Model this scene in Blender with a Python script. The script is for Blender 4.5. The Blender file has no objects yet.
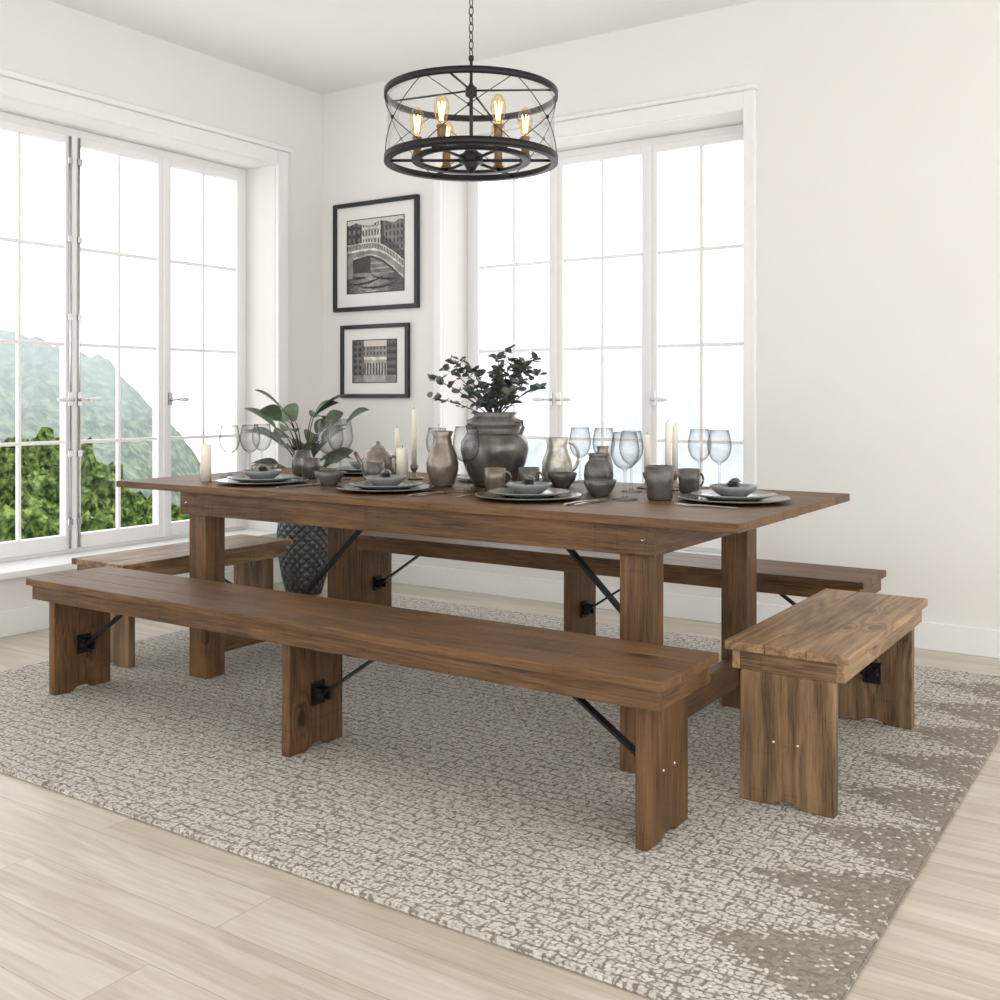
import bpy, bmesh, math, random
from mathutils import Vector, Matrix
from mathutils import noise as mn_
random.seed(7)
S=bpy.context.scene
COL=S.collection
try:
    S.view_settings.view_transform='Standard'
    S.view_settings.look='None'
    S.view_settings.exposure=0.0
except Exception: pass

# ---------------------------------------------------------------- materials
def newmat(name):
    m=bpy.data.materials.new(name); m.use_nodes=True
    nt=m.node_tree; b=nt.nodes['Principled BSDF']
    return m,nt,b
def N(nt,t,**kw):
    n=nt.nodes.new(t)
    for k,v in kw.items(): setattr(n,k,v)
    return n
def ramp(nt,stops,interp='LINEAR'):
    r=N(nt,'ShaderNodeValToRGB'); cr=r.color_ramp; cr.interpolation=interp
    while len(cr.elements)<len(stops): cr.elements.new(0.5)
    for e,(p,c) in zip(cr.elements,stops):
        e.position=p; e.color=(c[0],c[1],c[2],1)
    return r
def math_(nt,op,a,b=None,c=None):
    n=N(nt,'ShaderNodeMath',operation=op)
    for i,v in enumerate((a,b,c)):
        if v is None: continue
        if isinstance(v,(int,float)): n.inputs[i].default_value=v
        else: nt.links.new(v,n.inputs[i])
    return n.outputs[0]
def maprange(nt,src,a,b_,c,d):
    r=N(nt,'ShaderNodeMapRange'); nt.links.new(src,r.inputs[0])
    for i,v in enumerate((a,b_,c,d)): r.inputs[i+1].default_value=v
    return r.outputs[0]
def simple(name,col,rough=.5,metal=0,noise=0.06,nscale=30,bump=0.0,**kw):
    m,nt,b=newmat(name)
    tc=N(nt,'ShaderNodeTexCoord'); no=N(nt,'ShaderNodeTexNoise'); no.inputs['Scale'].default_value=nscale; no.inputs['Detail'].default_value=4
    nt.links.new(tc.outputs['Object'],no.inputs['Vector'])
    a=[max(0,c*(1-noise)) for c in col]; d=[min(1,c*(1+noise)) for c in col]
    r=ramp(nt,[(.3,a),(.7,d)]); nt.links.new(no.outputs['Fac'],r.inputs['Fac'])
    nt.links.new(r.outputs['Color'],b.inputs['Base Color'])
    b.inputs['Roughness'].default_value=rough; b.inputs['Metallic'].default_value=metal
    if bump:
        bp=N(nt,'ShaderNodeBump'); bp.inputs['Strength'].default_value=bump; bp.inputs['Distance'].default_value=.005
        nt.links.new(no.outputs['Fac'],bp.inputs['Height']); nt.links.new(bp.outputs['Normal'],b.inputs['Normal'])
    for k,v in kw.items(): b.inputs[k].default_value=v
    return m
def wood(name,axis,dark,light,rough=.48,ringf=46,across=11,ringw=.20,knots=.30,grain=1.05,spec=.32,blotch=.75):
    m,nt,b=newmat(name)
    tc=N(nt,'ShaderNodeTexCoord'); oi=N(nt,'ShaderNodeObjectInfo')
    add=N(nt,'ShaderNodeVectorMath',operation='MULTIPLY_ADD')
    nt.links.new(oi.outputs['Random'],add.inputs[0]); add.inputs[1].default_value=(37,53,71)
    nt.links.new(tc.outputs['Object'],add.inputs[2])
    def mp(al,ac,src=None):
        p=N(nt,'ShaderNodeMapping'); s=[ac,ac,ac]; s[axis]=al
        p.inputs['Scale'].default_value=s; nt.links.new(src or add.outputs[0],p.inputs['Vector']); return p
    mk=mp(4.5,8.0); vo=N(nt,'ShaderNodeTexVoronoi'); vo.inputs['Scale'].default_value=1.0
    nt.links.new(mk.outputs[0],vo.inputs['Vector'])
    sc=N(nt,'ShaderNodeSeparateColor'); nt.links.new(vo.outputs['Color'],sc.inputs[0])
    pick=math_(nt,'GREATER_THAN',sc.outputs[0],1-knots)
    kinf=math_(nt,'MULTIPLY',maprange(nt,vo.outputs['Distance'],0,.5,1,0),pick)
    m1=mp(.8,across)
    n1=N(nt,'ShaderNodeTexNoise'); n1.inputs['Scale'].default_value=1; n1.inputs['Detail'].default_value=2; n1.inputs['Distortion'].default_value=.25
    nt.links.new(m1.outputs[0],n1.inputs['Vector'])
    ph=math_(nt,'ADD',math_(nt,'MULTIPLY',n1.outputs['Fac'],ringf),math_(nt,'MULTIPLY',math_(nt,'POWER',kinf,2),20))
    rings=math_(nt,'MULTIPLY_ADD',math_(nt,'SINE',ph),.5,.5)
    m2=mp(9,190); n2=N(nt,'ShaderNodeTexNoise'); n2.inputs['Scale'].default_value=1; n2.inputs['Detail'].default_value=5; n2.inputs['Roughness'].default_value=.62
    nt.links.new(m2.outputs[0],n2.inputs['Vector'])
    m3=mp(2.2,6); n3=N(nt,'ShaderNodeTexNoise'); n3.inputs['Scale'].default_value=1.3; n3.inputs['Detail'].default_value=5
    nt.links.new(m3.outputs[0],n3.inputs['Vector'])
    m4=mp(14,330); n4=N(nt,'ShaderNodeTexNoise'); n4.inputs['Scale'].default_value=1; n4.inputs['Detail'].default_value=2
    nt.links.new(m4.outputs[0],n4.inputs['Vector'])
    pores=maprange(nt,n4.outputs['Fac'],.56,.66,0,1)
    # cross-grain saw marks / scuffs
    m5=mp(70,9); n5=N(nt,'ShaderNodeTexNoise'); n5.inputs['Scale'].default_value=1; n5.inputs['Detail'].default_value=3
    nt.links.new(m5.outputs[0],n5.inputs['Vector'])
    saw=maprange(nt,n5.outputs['Fac'],.60,.72,0,1)
    f=math_(nt,'ADD',math_(nt,'MULTIPLY',rings,ringw),math_(nt,'MULTIPLY',math_(nt,'SUBTRACT',n2.outputs['Fac'],.5),grain))
    f=math_(nt,'ADD',f,math_(nt,'MULTIPLY',math_(nt,'SUBTRACT',n3.outputs['Fac'],.5),blotch))
    f=math_(nt,'ADD',f,.43-ringw*.3)
    f=math_(nt,'SUBTRACT',f,math_(nt,'MULTIPLY',pores,.16))
    f=math_(nt,'SUBTRACT',f,math_(nt,'MULTIPLY',saw,.10))
    f=math_(nt,'ADD',f,math_(nt,'MULTIPLY',math_(nt,'SUBTRACT',oi.outputs['Random'],.5),.18))
    f=math_(nt,'SUBTRACT',f,math_(nt,'MULTIPLY',maprange(nt,kinf,.5,.85,0,1),.40))
    mid=[(a+c)*.47 for a,c in zip(dark,light)]
    r=ramp(nt,[(.05,dark),(.42,mid),(.85,light)])
    nt.links.new(f,r.inputs['Fac']); nt.links.new(r.outputs['Color'],b.inputs['Base Color'])
    b.inputs['Roughness'].default_value=rough; b.inputs['Specular IOR Level'].default_value=spec
    bp=N(nt,'ShaderNodeBump'); bp.inputs['Strength'].default_value=.4; bp.inputs['Distance'].default_value=.002
    nt.links.new(f,bp.inputs['Height']); nt.links.new(bp.outputs['Normal'],b.inputs['Normal'])
    return m
WD=(.036,.017,.007); WL=(.225,.117,.049)
WOOD=[wood('wood_brown_x',0,WD,WL,ringw=.15,knots=.20),wood('wood_brown_y',1,WD,WL,knots=.1),wood('wood_brown_z',2,WD,WL,ringw=.20,knots=.28)]
WD2=(.095,.048,.020); WL2=(.46,.285,.150)
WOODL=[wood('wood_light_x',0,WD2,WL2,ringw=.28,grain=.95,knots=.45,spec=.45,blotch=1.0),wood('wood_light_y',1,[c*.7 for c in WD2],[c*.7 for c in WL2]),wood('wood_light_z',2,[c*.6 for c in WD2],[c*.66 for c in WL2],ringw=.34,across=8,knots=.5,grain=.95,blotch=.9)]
M_wall=simple('wall_paint',(.82,.805,.78),.85,noise=.01,nscale=3)
M_ceil=simple('ceiling_paint',(.88,.875,.865),.9,noise=.01,nscale=3)
M_trim=simple('trim_paint',(.87,.868,.86),.4,noise=.01)
M_blackmetal=simple('black_metal',(.018,.018,.02),.45,.6)
M_bronze=simple('dark_bronze',(.030,.028,.028),.4,.7)
M_brass=simple('brass',(.20,.13,.06),.35,1)
M_steel=simple('steel',(.6,.6,.6),.25,1)
M_pewter=simple('pewter_glaze',(.27,.23,.19),.26,.55,noise=.4,nscale=18,bump=.2)
M_urn=simple('aged_silver_glaze',(.15,.145,.13),.22,.6,noise=.6,nscale=14,bump=.3)
M_silver=simple('hammered_silver',(.56,.53,.47),.33,.6,noise=.25,nscale=40,bump=.4)
M_dark=simple('dark_stoneware',(.125,.117,.107),.25,.25,noise=.35,nscale=25)
M_plate=simple('grey_glazed_plate',(.22,.23,.215),.14,noise=.2,nscale=20)
M_charger=simple('charger_glaze',(.17,.16,.14),.16,.3,noise=.25,nscale=15)
M_wax=simple('candle_wax',(.88,.83,.70),.5,noise=.02)
M_wick=simple('wick',(.03,.02,.02),.9)
M_frame=simple('frame_black',(.012,.012,.012),.3)
M_mat=simple('passepartout',(.80,.79,.76),.9,noise=.01)
M_porc=simple('porcelain_white',(.8,.8,.78),.2)
M_leaf=simple('leaf_green',(.10,.14,.085),.45,noise=.5,nscale=12)
M_leaf2=simple('eucalyptus_leaf',(.09,.112,.09),.5,noise=.5,nscale=25)
M_stem=simple('stem_brown',(.06,.04,.025),.7)
def thinglass(name,fac,col=(1,1,1),blend=.25,rough=.02,base=0.0,power=1.0):
    m,nt,b=newmat(name); nt.nodes.remove(b)
    out=nt.nodes['Material Output']
    lw=N(nt,'ShaderNodeLayerWeight'); lw.inputs['Blend'].default_value=blend
    t=N(nt,'ShaderNodeBsdfTransparent'); t.inputs[0].default_value=(*col,1)
    if power>1:
        # walls seen edge-on absorb more light, like real blown glass
        cm=N(nt,'ShaderNodeMix',data_type='RGBA'); nt.links.new(math_(nt,'POWER',lw.outputs['Facing'],2.0),cm.inputs[0]); cm.inputs[6].default_value=(*col,1); cm.inputs[7].default_value=(.10,.10,.10,1)
        nt.links.new(cm.outputs[2],t.inputs[0])
    g=N(nt,'ShaderNodeBsdfGlossy'); g.inputs['Roughness'].default_value=rough
    mx=N(nt,'ShaderNodeMixShader')
    nt.links.new(math_(nt,'MULTIPLY_ADD',math_(nt,'POWER',lw.outputs['Facing'],power),fac,base),mx.inputs[0])
    nt.links.new(t.outputs[0],mx.inputs[1]); nt.links.new(g.outputs[0],mx.inputs[2]); nt.links.new(mx.outputs[0],out.inputs['Surface'])
    return m
M_pane=thinglass('window_glass',.12)
M_drum=thinglass('drum_glass',.6,(.95,.96,.96))
M_bulb=thinglass('bulb_glass',.6,(1,.88,.68))
M_glass=thinglass('wine_glass_crystal',.30,(.93,.935,.935),.5,.02,.05,power=4)
m,nt,b=newmat('bulb_filament'); b.inputs['Emission Color'].default_value=(1,.60,.22,1); b.inputs['Emission Strength'].default_value=14; b.inputs['Base Color'].default_value=(1,.6,.2,1)
M_fil=m

# floor planks
m,nt,b=newmat('pale_oak_planks'); M_floor=m
tc=N(nt,'ShaderNodeTexCoord')
br=N(nt,'ShaderNodeTexBrick'); br.offset=.37; br.inputs['Scale'].default_value=1
br.inputs['Brick Width'].default_value=1.7; br.inputs['Row Height'].default_value=.165
br.inputs['Mortar Size'].default_value=.0013; br.inputs['Mortar Smooth'].default_value=.3
br.inputs['Color1'].default_value=(0,0,0,1); br.inputs['Color2'].default_value=(1,1,1,1); br.inputs['Mortar'].default_value=(.5,.5,.5,1)
nt.links.new(tc.outputs['Object'],br.inputs['Vector'])
ad=N(nt,'ShaderNodeVectorMath',operation='MULTIPLY_ADD'); nt.links.new(br.outputs['Color'],ad.inputs[0]); ad.inputs[1].default_value=(9,13,3); nt.links.new(tc.outputs['Object'],ad.inputs[2])
def fm(sx_,sy_):
    mp=N(nt,'ShaderNodeMapping'); mp.inputs['Scale'].default_value=(sx_,sy_,1); nt.links.new(ad.outputs[0],mp.inputs['Vector']); return mp.outputs[0]
n1=N(nt,'ShaderNodeTexNoise'); n1.inputs['Scale'].default_value=1.4; n1.inputs['Detail'].default_value=3; n1.inputs['Distortion'].default_value=.5
nt.links.new(fm(.8,9),n1.inputs['Vector'])
n2=N(nt,'ShaderNodeTexNoise'); n2.inputs['Scale'].default_value=1; n2.inputs['Detail'].default_value=5; n2.inputs['Roughness'].default_value=.6
nt.links.new(fm(3.5,110),n2.inputs['Vector'])
rg=math_(nt,'MULTIPLY_ADD',math_(nt,'SINE',math_(nt,'MULTIPLY',n1.outputs['Fac'],38)),.5,.5)
sep=N(nt,'ShaderNodeSeparateColor'); nt.links.new(br.outputs['Color'],sep.inputs[0])
f=math_(nt,'ADD',n1.outputs['Fac'],math_(nt,'MULTIPLY',math_(nt,'SUBTRACT',sep.outputs[0],.5),.12))
f=math_(nt,'ADD',f,math_(nt,'MULTIPLY',math_(nt,'SUBTRACT',n2.outputs['Fac'],.5),.6))
f=math_(nt,'ADD',f,math_(nt,'MULTIPLY',math_(nt,'SUBTRACT',rg,.5),.18))
r=ramp(nt,[(.18,(.43,.37,.29)),(.5,(.55,.495,.41)),(.8,(.64,.595,.51))]); nt.links.new(f,r.inputs['Fac'])
mx=N(nt,'ShaderNodeMix',data_type='RGBA'); nt.links.new(br.outputs['Fac'],mx.inputs[0]); nt.links.new(r.outputs['Color'],mx.inputs[6]); mx.inputs[7].default_value=(.36,.31,.24,1)
nt.links.new(mx.outputs[2],b.inputs['Base Color']); b.inputs['Roughness'].default_value=.34

# rug
m,nt,b=newmat('woven_rug'); M_rug=m
tc=N(nt,'ShaderNodeTexCoord')
nz=N(nt,'ShaderNodeTexNoise'); nz.inputs['Scale'].default_value=14; nz.inputs['Detail'].default_value=3
nt.links.new(tc.outputs['Object'],nz.inputs['Vector'])
wob=N(nt,'ShaderNodeVectorMath',operation='MULTIPLY_ADD'); nt.links.new(nz.outputs['Color'],wob.inputs[0]); wob.inputs[1].default_value=(.045,.045,0); nt.links.new(tc.outputs['Object'],wob.inputs[2])
mp=N(nt,'ShaderNodeMapping'); mp.inputs['Scale'].default_value=(90,108,1); nt.links.new(tc.outputs['Object'],mp.inputs['Vector'])
vo=N(nt,'ShaderNodeTexVoronoi',voronoi_dimensions='2D'); vo.inputs['Scale'].default_value=1; vo.inputs['Randomness'].default_value=.75
nt.links.new(mp.outputs[0],vo.inputs['Vector'])
sc=N(nt,'ShaderNodeSeparateColor'); nt.links.new(vo.outputs['Color'],sc.inputs[0])
br=N(nt,'ShaderNodeTexBrick'); br.inputs['Scale'].default_value=1; br.inputs['Brick Width'].default_value=.070; br.inputs['Row Height'].default_value=.038; br.offset=.43; br.inputs['Mortar Size'].default_value=.0045; br.inputs['Mortar Smooth'].default_value=.6
br.inputs['Color1'].default_value=(0,0,0,1); br.inputs['Color2'].default_value=(1,1,1,1)
nt.links.new(wob.outputs[0],br.inputs['Vector'])
sb=N(nt,'ShaderNodeSeparateColor'); nt.links.new(br.outputs['Color'],sb.inputs[0])
sx=N(nt,'ShaderNodeSeparateXYZ'); nt.links.new(tc.outputs['Object'],sx.inputs[0])
bn=N(nt,'ShaderNodeTexNoise'); bn.inputs['Scale'].default_value=3.0; bn.inputs['Detail'].default_value=4; nt.links.new(tc.outputs['Object'],bn.inputs['Vector'])
dens=math_(nt,'MULTIPLY_ADD',sb.outputs[0],.16,.94)
dens=math_(nt,'ADD',dens,math_(nt,'MULTIPLY',math_(nt,'SUBTRACT',bn.outputs['Fac'],.5),.6))
dens=math_(nt,'SUBTRACT',dens,math_(nt,'MULTIPLY',br.outputs['Fac'],.72))
stepy=math_(nt,'SNAP',sx.outputs[1],.032)
tri=math_(nt,'PINGPONG',stepy,.16)
edge=math_(nt,'SUBTRACT',1.715,math_(nt,'SNAP',sx.outputs[0],.045))
e2=math_(nt,'SUBTRACT',edge,math_(nt,'MULTIPLY',tri,1.9))
dens=math_(nt,'MULTIPLY',dens,maprange(nt,e2,.01,.06,.12,1))
on=math_(nt,'LESS_THAN',sc.outputs[0],dens)
loop=maprange(nt,vo.outputs['Distance'],.70,.44,0,1)
fac=math_(nt,'MULTIPLY',on,loop)
c1=ramp(nt,[(0,(.235,.205,.168)),(1,(.34,.305,.255))]); nt.links.new(sc.outputs[1],c1.inputs['Fac'])
c2=ramp(nt,[(0,(.52,.49,.435)),(1,(.70,.675,.62))]); nt.links.new(sc.outputs[2],c2.inputs['Fac'])
mx=N(nt,'ShaderNodeMix',data_type='RGBA'); nt.links.new(fac,mx.inputs[0]); nt.links.new(c1.outputs[0],mx.inputs[6]); nt.links.new(c2.outputs[0],mx.inputs[7])
nt.links.new(mx.outputs[2],b.inputs['Base Color']); b.inputs['Roughness'].default_value=.95; b.inputs['Specular IOR Level'].default_value=.1
hgt=math_(nt,'ADD',math_(nt,'MULTIPLY',fac,.7),math_(nt,'MULTIPLY',loop,.5))
bp=N(nt,'ShaderNodeBump'); bp.inputs['Strength'].default_value=.6; bp.inputs['Distance'].default_value=.006
nt.links.new(hgt,bp.inputs['Height']); nt.links.new(bp.outputs['Normal'],b.inputs['Normal'])

# outdoors
def outdoor(name,c0,c1,c2,scale,painted_haze=None,hcol=(.34,.385,.40),stops=(.40,.5,.60)):
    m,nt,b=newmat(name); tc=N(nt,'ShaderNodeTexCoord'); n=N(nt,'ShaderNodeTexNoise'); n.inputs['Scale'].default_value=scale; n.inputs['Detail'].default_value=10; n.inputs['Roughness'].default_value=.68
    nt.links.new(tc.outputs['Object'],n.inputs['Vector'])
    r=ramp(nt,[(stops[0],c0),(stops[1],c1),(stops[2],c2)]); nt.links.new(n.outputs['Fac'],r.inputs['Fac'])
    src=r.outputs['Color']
    if painted_haze:  # air haze painted into the base colour, thicker with height
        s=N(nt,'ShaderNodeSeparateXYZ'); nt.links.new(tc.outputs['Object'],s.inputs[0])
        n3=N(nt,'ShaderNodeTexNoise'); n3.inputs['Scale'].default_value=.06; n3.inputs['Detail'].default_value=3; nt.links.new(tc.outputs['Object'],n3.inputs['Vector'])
        hf=math_(nt,'ADD',maprange(nt,s.outputs[2],*painted_haze),math_(nt,'MULTIPLY',math_(nt,'SUBTRACT',n3.outputs['Fac'],.5),.35))
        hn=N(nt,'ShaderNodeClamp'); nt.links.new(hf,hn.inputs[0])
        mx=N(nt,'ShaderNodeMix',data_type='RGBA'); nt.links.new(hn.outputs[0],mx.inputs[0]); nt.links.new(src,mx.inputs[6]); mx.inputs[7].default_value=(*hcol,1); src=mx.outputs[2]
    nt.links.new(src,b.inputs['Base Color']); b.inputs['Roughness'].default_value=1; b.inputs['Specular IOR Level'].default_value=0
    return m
M_hill=outdoor('haze_tinted_forest',(.035,.055,.035),(.095,.13,.075),(.20,.235,.14),1.5,(-6,7.0,.20,.80))
M_mount=outdoor('haze_tinted_mountain',(.33,.37,.39),(.38,.42,.45),(.42,.46,.49),.3,(-4,13,.0,1.0),(.58,.60,.62))  # pale stops and height tint paint distance mist into the colour
M_tree=outdoor('tree_foliage',(.012,.024,.008),(.070,.110,.030),(.23,.28,.10),3.6,stops=(.42,.52,.64))

# ---------------------------------------------------------------- mesh helpers
def link(o,parent=None):
    COL.objects.link(o)
    if parent: o.parent=parent
    return o
def empty(name,loc=(0,0,0),rz=0):
    e=bpy.data.objects.new(name,None); e.location=loc; e.rotation_euler=(0,0,rz); e.empty_display_size=.1
    return link(e)
def mesh_obj(name,bm,mat,parent=None,loc=(0,0,0),smooth=False,rot=(0,0,0)):
    me=bpy.data.meshes.new(name); bm.to_mesh(me); bm.free()
    mats=mat if isinstance(mat,(list,tuple)) else [mat]
    for mm in mats: me.materials.append(mm)
    if smooth:
        for p in me.polygons: p.use_smooth=True
    o=bpy.data.objects.new(name,me); o.location=loc; o.rotation_euler=rot
    return link(o,parent)
def bbox(bm,a,b,mi=0):
    x0,y0,z0=[min(p,q) for p,q in zip(a,b)]; x1,y1,z1=[max(p,q) for p,q in zip(a,b)]
    v=[bm.verts.new(p) for p in [(x0,y0,z0),(x1,y0,z0),(x1,y1,z0),(x0,y1,z0),(x0,y0,z1),(x1,y0,z1),(x1,y1,z1),(x0,y1,z1)]]
    for f in [(0,3,2,1),(4,5,6,7),(0,1,5,4),(1,2,6,5),(2,3,7,6),(3,0,4,7)]:
        bm.faces.new([v[i] for i in f]).material_index=mi
def box(name,a,b,mat,parent=None,bev=0.0):
    bm=bmesh.new(); bbox(bm,a,b)
    if bev: bmesh.ops.bevel(bm,geom=bm.edges[:],offset=bev,segments=2,affect='EDGES',profile=.6)
    return mesh_obj(name,bm,mat,parent)
def boxes(name,lst,mat,parent=None,bev=0.0):
    bm=bmesh.new()
    for a,b in lst: bbox(bm,a,b)
    if bev: bmesh.ops.bevel(bm,geom=bm.edges[:],offset=bev,segments=1,affect='EDGES')
    return mesh_obj(name,bm,mat,parent)
def blathe(bm,prof,seg=36,c=(0,0,0),mi=0,rot=None):
    rings=[]
    for r,z in prof:
        if r<1e-5:
            p=Vector((0,0,z)); 
            if rot: p=rot@p
            rings.append([bm.verts.new(p+Vector(c))])
        else:
            L=[]
            for i in range(seg):
                a=2*math.pi*i/seg; p=Vector((r*math.cos(a),r*math.sin(a),z))
                if rot: p=rot@p
                L.append(bm.verts.new(p+Vector(c)))
            rings.append(L)
    for A,B in zip(rings,rings[1:]):
        for i in range(seg):
            j=(i+1)%seg
            if len(A)==1 and len(B)==1: continue
            if len(A)==1: f=(A[0],B[i],B[j])
            elif len(B)==1: f=(A[i],A[j],B[0])
            else: f=(A[i],A[j],B[j],B[i])
            try:
                ff=bm.faces.new(f); ff.material_index=mi; ff.smooth=True
            except ValueError: pass
def lathe(name,prof,mat,loc=(0,0,0),parent=None,seg=40):
    bm=bmesh.new(); blathe(bm,prof,seg); bmesh.ops.recalc_face_normals(bm,faces=bm.faces[:])
    return mesh_obj(name,bm,mat,parent,loc)
def btube(bm,pts,rad,seg=8,mi=0,closed=False):
    pts=[Vector(p) for p in pts]; n=len(pts); rings=[]
    up=Vector((0,0,1))
    for i,p in enumerate(pts):
        if closed: t=(pts[(i+1)%n]-pts[i-1])
        else: t=pts[min(i+1,n-1)]-pts[max(i-1,0)]
        t.normalize(); u=t.cross(up)
        if u.length<1e-3: u=t.cross(Vector((1,0,0)))
        u.normalize(); w=t.cross(u)
        r=rad[i] if isinstance(rad,(list,tuple)) else rad
        rings.append([bm.verts.new(p+u*r*math.cos(2*math.pi*k/seg)+w*r*math.sin(2*math.pi*k/seg)) for k in range(seg)])
    rng=range(n if closed else n-1)
    for i in rng:
        A=rings[i];B=rings[(i+1)%n]
        for k in range(seg):
            f=bm.faces.new((A[k],A[(k+1)%seg],B[(k+1)%seg],B[k])); f.smooth=True; f.material_index=mi
    if not closed:
        bm.faces.new(rings[0]).material_index=mi; bm.faces.new(rings[-1][::-1]).material_index=mi
def bbar(bm,p,q,w,t,side=(0,1,0),mi=0):
    p=Vector(p);q=Vector(q);d=(q-p).normalized();s=Vector(side).normalized();n=d.cross(s).normalized()
    vs=[]
    for e in (p,q):
        for a,b_ in ((-1,-1),(1,-1),(1,1),(-1,1)): vs.append(bm.verts.new(e+s*a*w/2+n*b_*t/2))
    for f in [(0,1,2,3),(7,6,5,4),(0,4,5,1),(1,5,6,2),(2,6,7,3),(3,7,4,0)]: bm.faces.new([vs[i] for i in f]).material_index=mi
def prism(name,pts,axis,a,b,mat,parent=None,bev=.003):
    bm=bmesh.new()
    def mk(u,v,w): return (w,u,v) if axis==0 else (u,w,v)
    A=[bm.verts.new(mk(u,v,a)) for u,v in pts]; B=[bm.verts.new(mk(u,v,b)) for u,v in pts]
    bm.faces.new(A); bm.faces.new(B[::-1]); n=len(pts)
    for i in range(n): bm.faces.new((A[i],B[i],B[(i+1)%n],A[(i+1)%n]))
    bmesh.ops.recalc_face_normals(bm,faces=bm.faces[:])
    if bev: bmesh.ops.bevel(bm,geom=bm.edges[:],offset=bev,segments=1,affect='EDGES')
    return mesh_obj(name,bm,mat,parent)

# ---------------------------------------------------------------- room
XL,YB,ZC=-4.59,4.87,3.005
XR,YF=2.2,-2.2
TH=.32
LY0,LY1=.94,4.466      # left window opening
BX0,BX1=-3.643,-1.826  # back window opening
Z0,Z1=.29,2.49
box('floor',(XL-TH,YF,-.12),(XR,YB+TH,0),M_floor)
box('ceiling',(XL-TH,YF,ZC),(XR,YB+TH,ZC+.12),M_ceil)
boxes('wall_left',[((XL-TH,YF,0),(XL,LY0,ZC)),((XL-TH,LY1,0),(XL,YB+TH,ZC)),((XL-TH,LY0,0),(XL,LY1,Z0)),((XL-TH,LY0,Z1),(XL,LY1,ZC))],M_wall)
boxes('wall_back',[((XL,YB,0),(BX0,YB+TH,ZC)),((BX1,YB,0),(XR,YB+TH,ZC)),((BX0,YB,0),(BX1,YB+TH,Z0)),((BX0,YB,Z1),(BX1,YB+TH,ZC))],M_wall)
box('baseboard_left',(XL,YF,0),(XL+.018,YB-.018,.12),M_trim,bev=.004)
box('baseboard_back',(XL,YB-.018,0),(XR,YB,.12),M_trim,bev=.004)
c=.085
boxes('trim_1',[((XL,LY1,Z0-.03),(XL+.028,LY1+c,Z1+c)),((XL,LY0-c,Z0-.03),(XL+.028,LY0,Z1+c)),((XL,LY0,Z1),(XL+.028,LY1,Z1+c)),
  ((XL,LY0-c-.02,Z1+c),(XL+.045,LY1+c+.02,Z1+c+.03))],M_trim,bev=.004)
boxes('trim_2',[((BX0-.05,YB-.028,Z0-.03),(BX0,YB,Z1+c)),((BX1,YB-.028,Z0-.03),(BX1+.06,YB,Z1+c)),((BX0,YB-.028,Z1),(BX1,YB,Z1+c)),
  ((BX0-.06,YB-.045,Z1+c),(BX1+.07,YB,Z1+c+.022))],M_trim,bev=.004)
box('trim_3',(XL-.30,LY0+.001,Z0-.02),(XL+.05,LY1-.001,Z0+.012),M_trim,bev=.003)
box('trim_4',(BX0+.001,YB-.05,Z0-.02),(BX1-.001,YB+.30,Z0+.012),M_trim,bev=.003)

def window(name,origin,rz,width,nleaf,cremone):
    """local: x along width, y outward depth, z up. inner face at y=0"""
    e=empty(name,origin,rz)
    f=[]; g=[]
    T=.055; fr=.04
    H0,H1=Z0+.012,Z1
    f+= [((0,0,H0),(fr,T+.02,H1)),((width-fr,0,H0),(width,T+.02,H1)),((fr,0,H1-fr),(width-fr,T+.02,H1)),((fr,0,H0),(width-fr,T+.02,H0+.02))]
    iw=(width-2*fr)/nleaf
    for i in range(nleaf):
        x0=fr+i*iw+.003; x1=fr+(i+1)*iw-.003
        st=.042
        z0=H0+.02; z1=H1-fr
        f+=[((x0,-.012,z0),(x0+st,T-.015,z1)),((x1-st,-.012,z0),(x1,T-.015,z1)),((x0+st,-.012,z1-st),(x1-st,T-.015,z1)),((x0+st,-.012,z0),(x1-st,T-.015,z0+.075))]
        xm=(x0+x1)/2
        f.append(((xm-.009,0,z0+.075),(xm+.009,T-.03,z1-st)))
        for zz in (1.874,1.376,.873): f.append(((x0+st,.001,zz-.009),(x1-st,T-.031,zz+.009)))
        g.append(((x0+st,.012,z0+.075),(x1-st,.015,z1-st)))
        if i<nleaf-1:
            f.append(((x1-.012,-.022,z0),(x1+.018,-.0125,z1)))
    boxes('sash_frames',f,M_trim,e,bev=.003)
    boxes('glass_panes',g,M_pane,e)
    bm=bmesh.new()
    for (x,sgn,rods) in cremone:
        bbox(bm,(x-.012,-.03,1.06),(x+.012,-.012,1.13),0)
        btube(bm,[(x,-.03,1.09),(x,-.06,1.09)],.007,mi=0)
        btube(bm,[(x,-.06,1.09),(x+sgn*.03,-.062,1.092)],.006,mi=0)
        blathe(bm,[(0,0),(.008,.002),(.012,.02),(.013,.05),(.008,.068),(0,.072)],16,(x+sgn*.028,-.062,1.092),1,Matrix.Rotation(sgn*math.pi/2,3,'Y'))
        if rods:
            btube(bm,[(x,-.022,Z0+.04),(x,-.022,Z1-.05)],.006,mi=2)
            for zz in (.45,.8,1.5,1.9,2.3): bbox(bm,(x-.012,-.03,zz),(x+.012,-.01,zz+.03),2)
    bmesh.ops.recalc_face_normals(bm,faces=bm.faces[:])
    mesh_obj('handles',bm,[M_steel,M_porc,M_steel],e)
    return e
WL_=LY1-LY0
lw=(WL_-.08)/6
def lx(k): return .04+k*lw
window('window_1',(XL-.245,LY0,0),math.pi/2,WL_,6,[(lx(4)-.025,-1,True),(lx(4)+.028,1,True),(lx(5)+.028,1,False),(lx(2)-.025,-1,True),(lx(2)+.028,1,True)])
WB_=BX1-BX0; bw=(WB_-.08)/3
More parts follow.
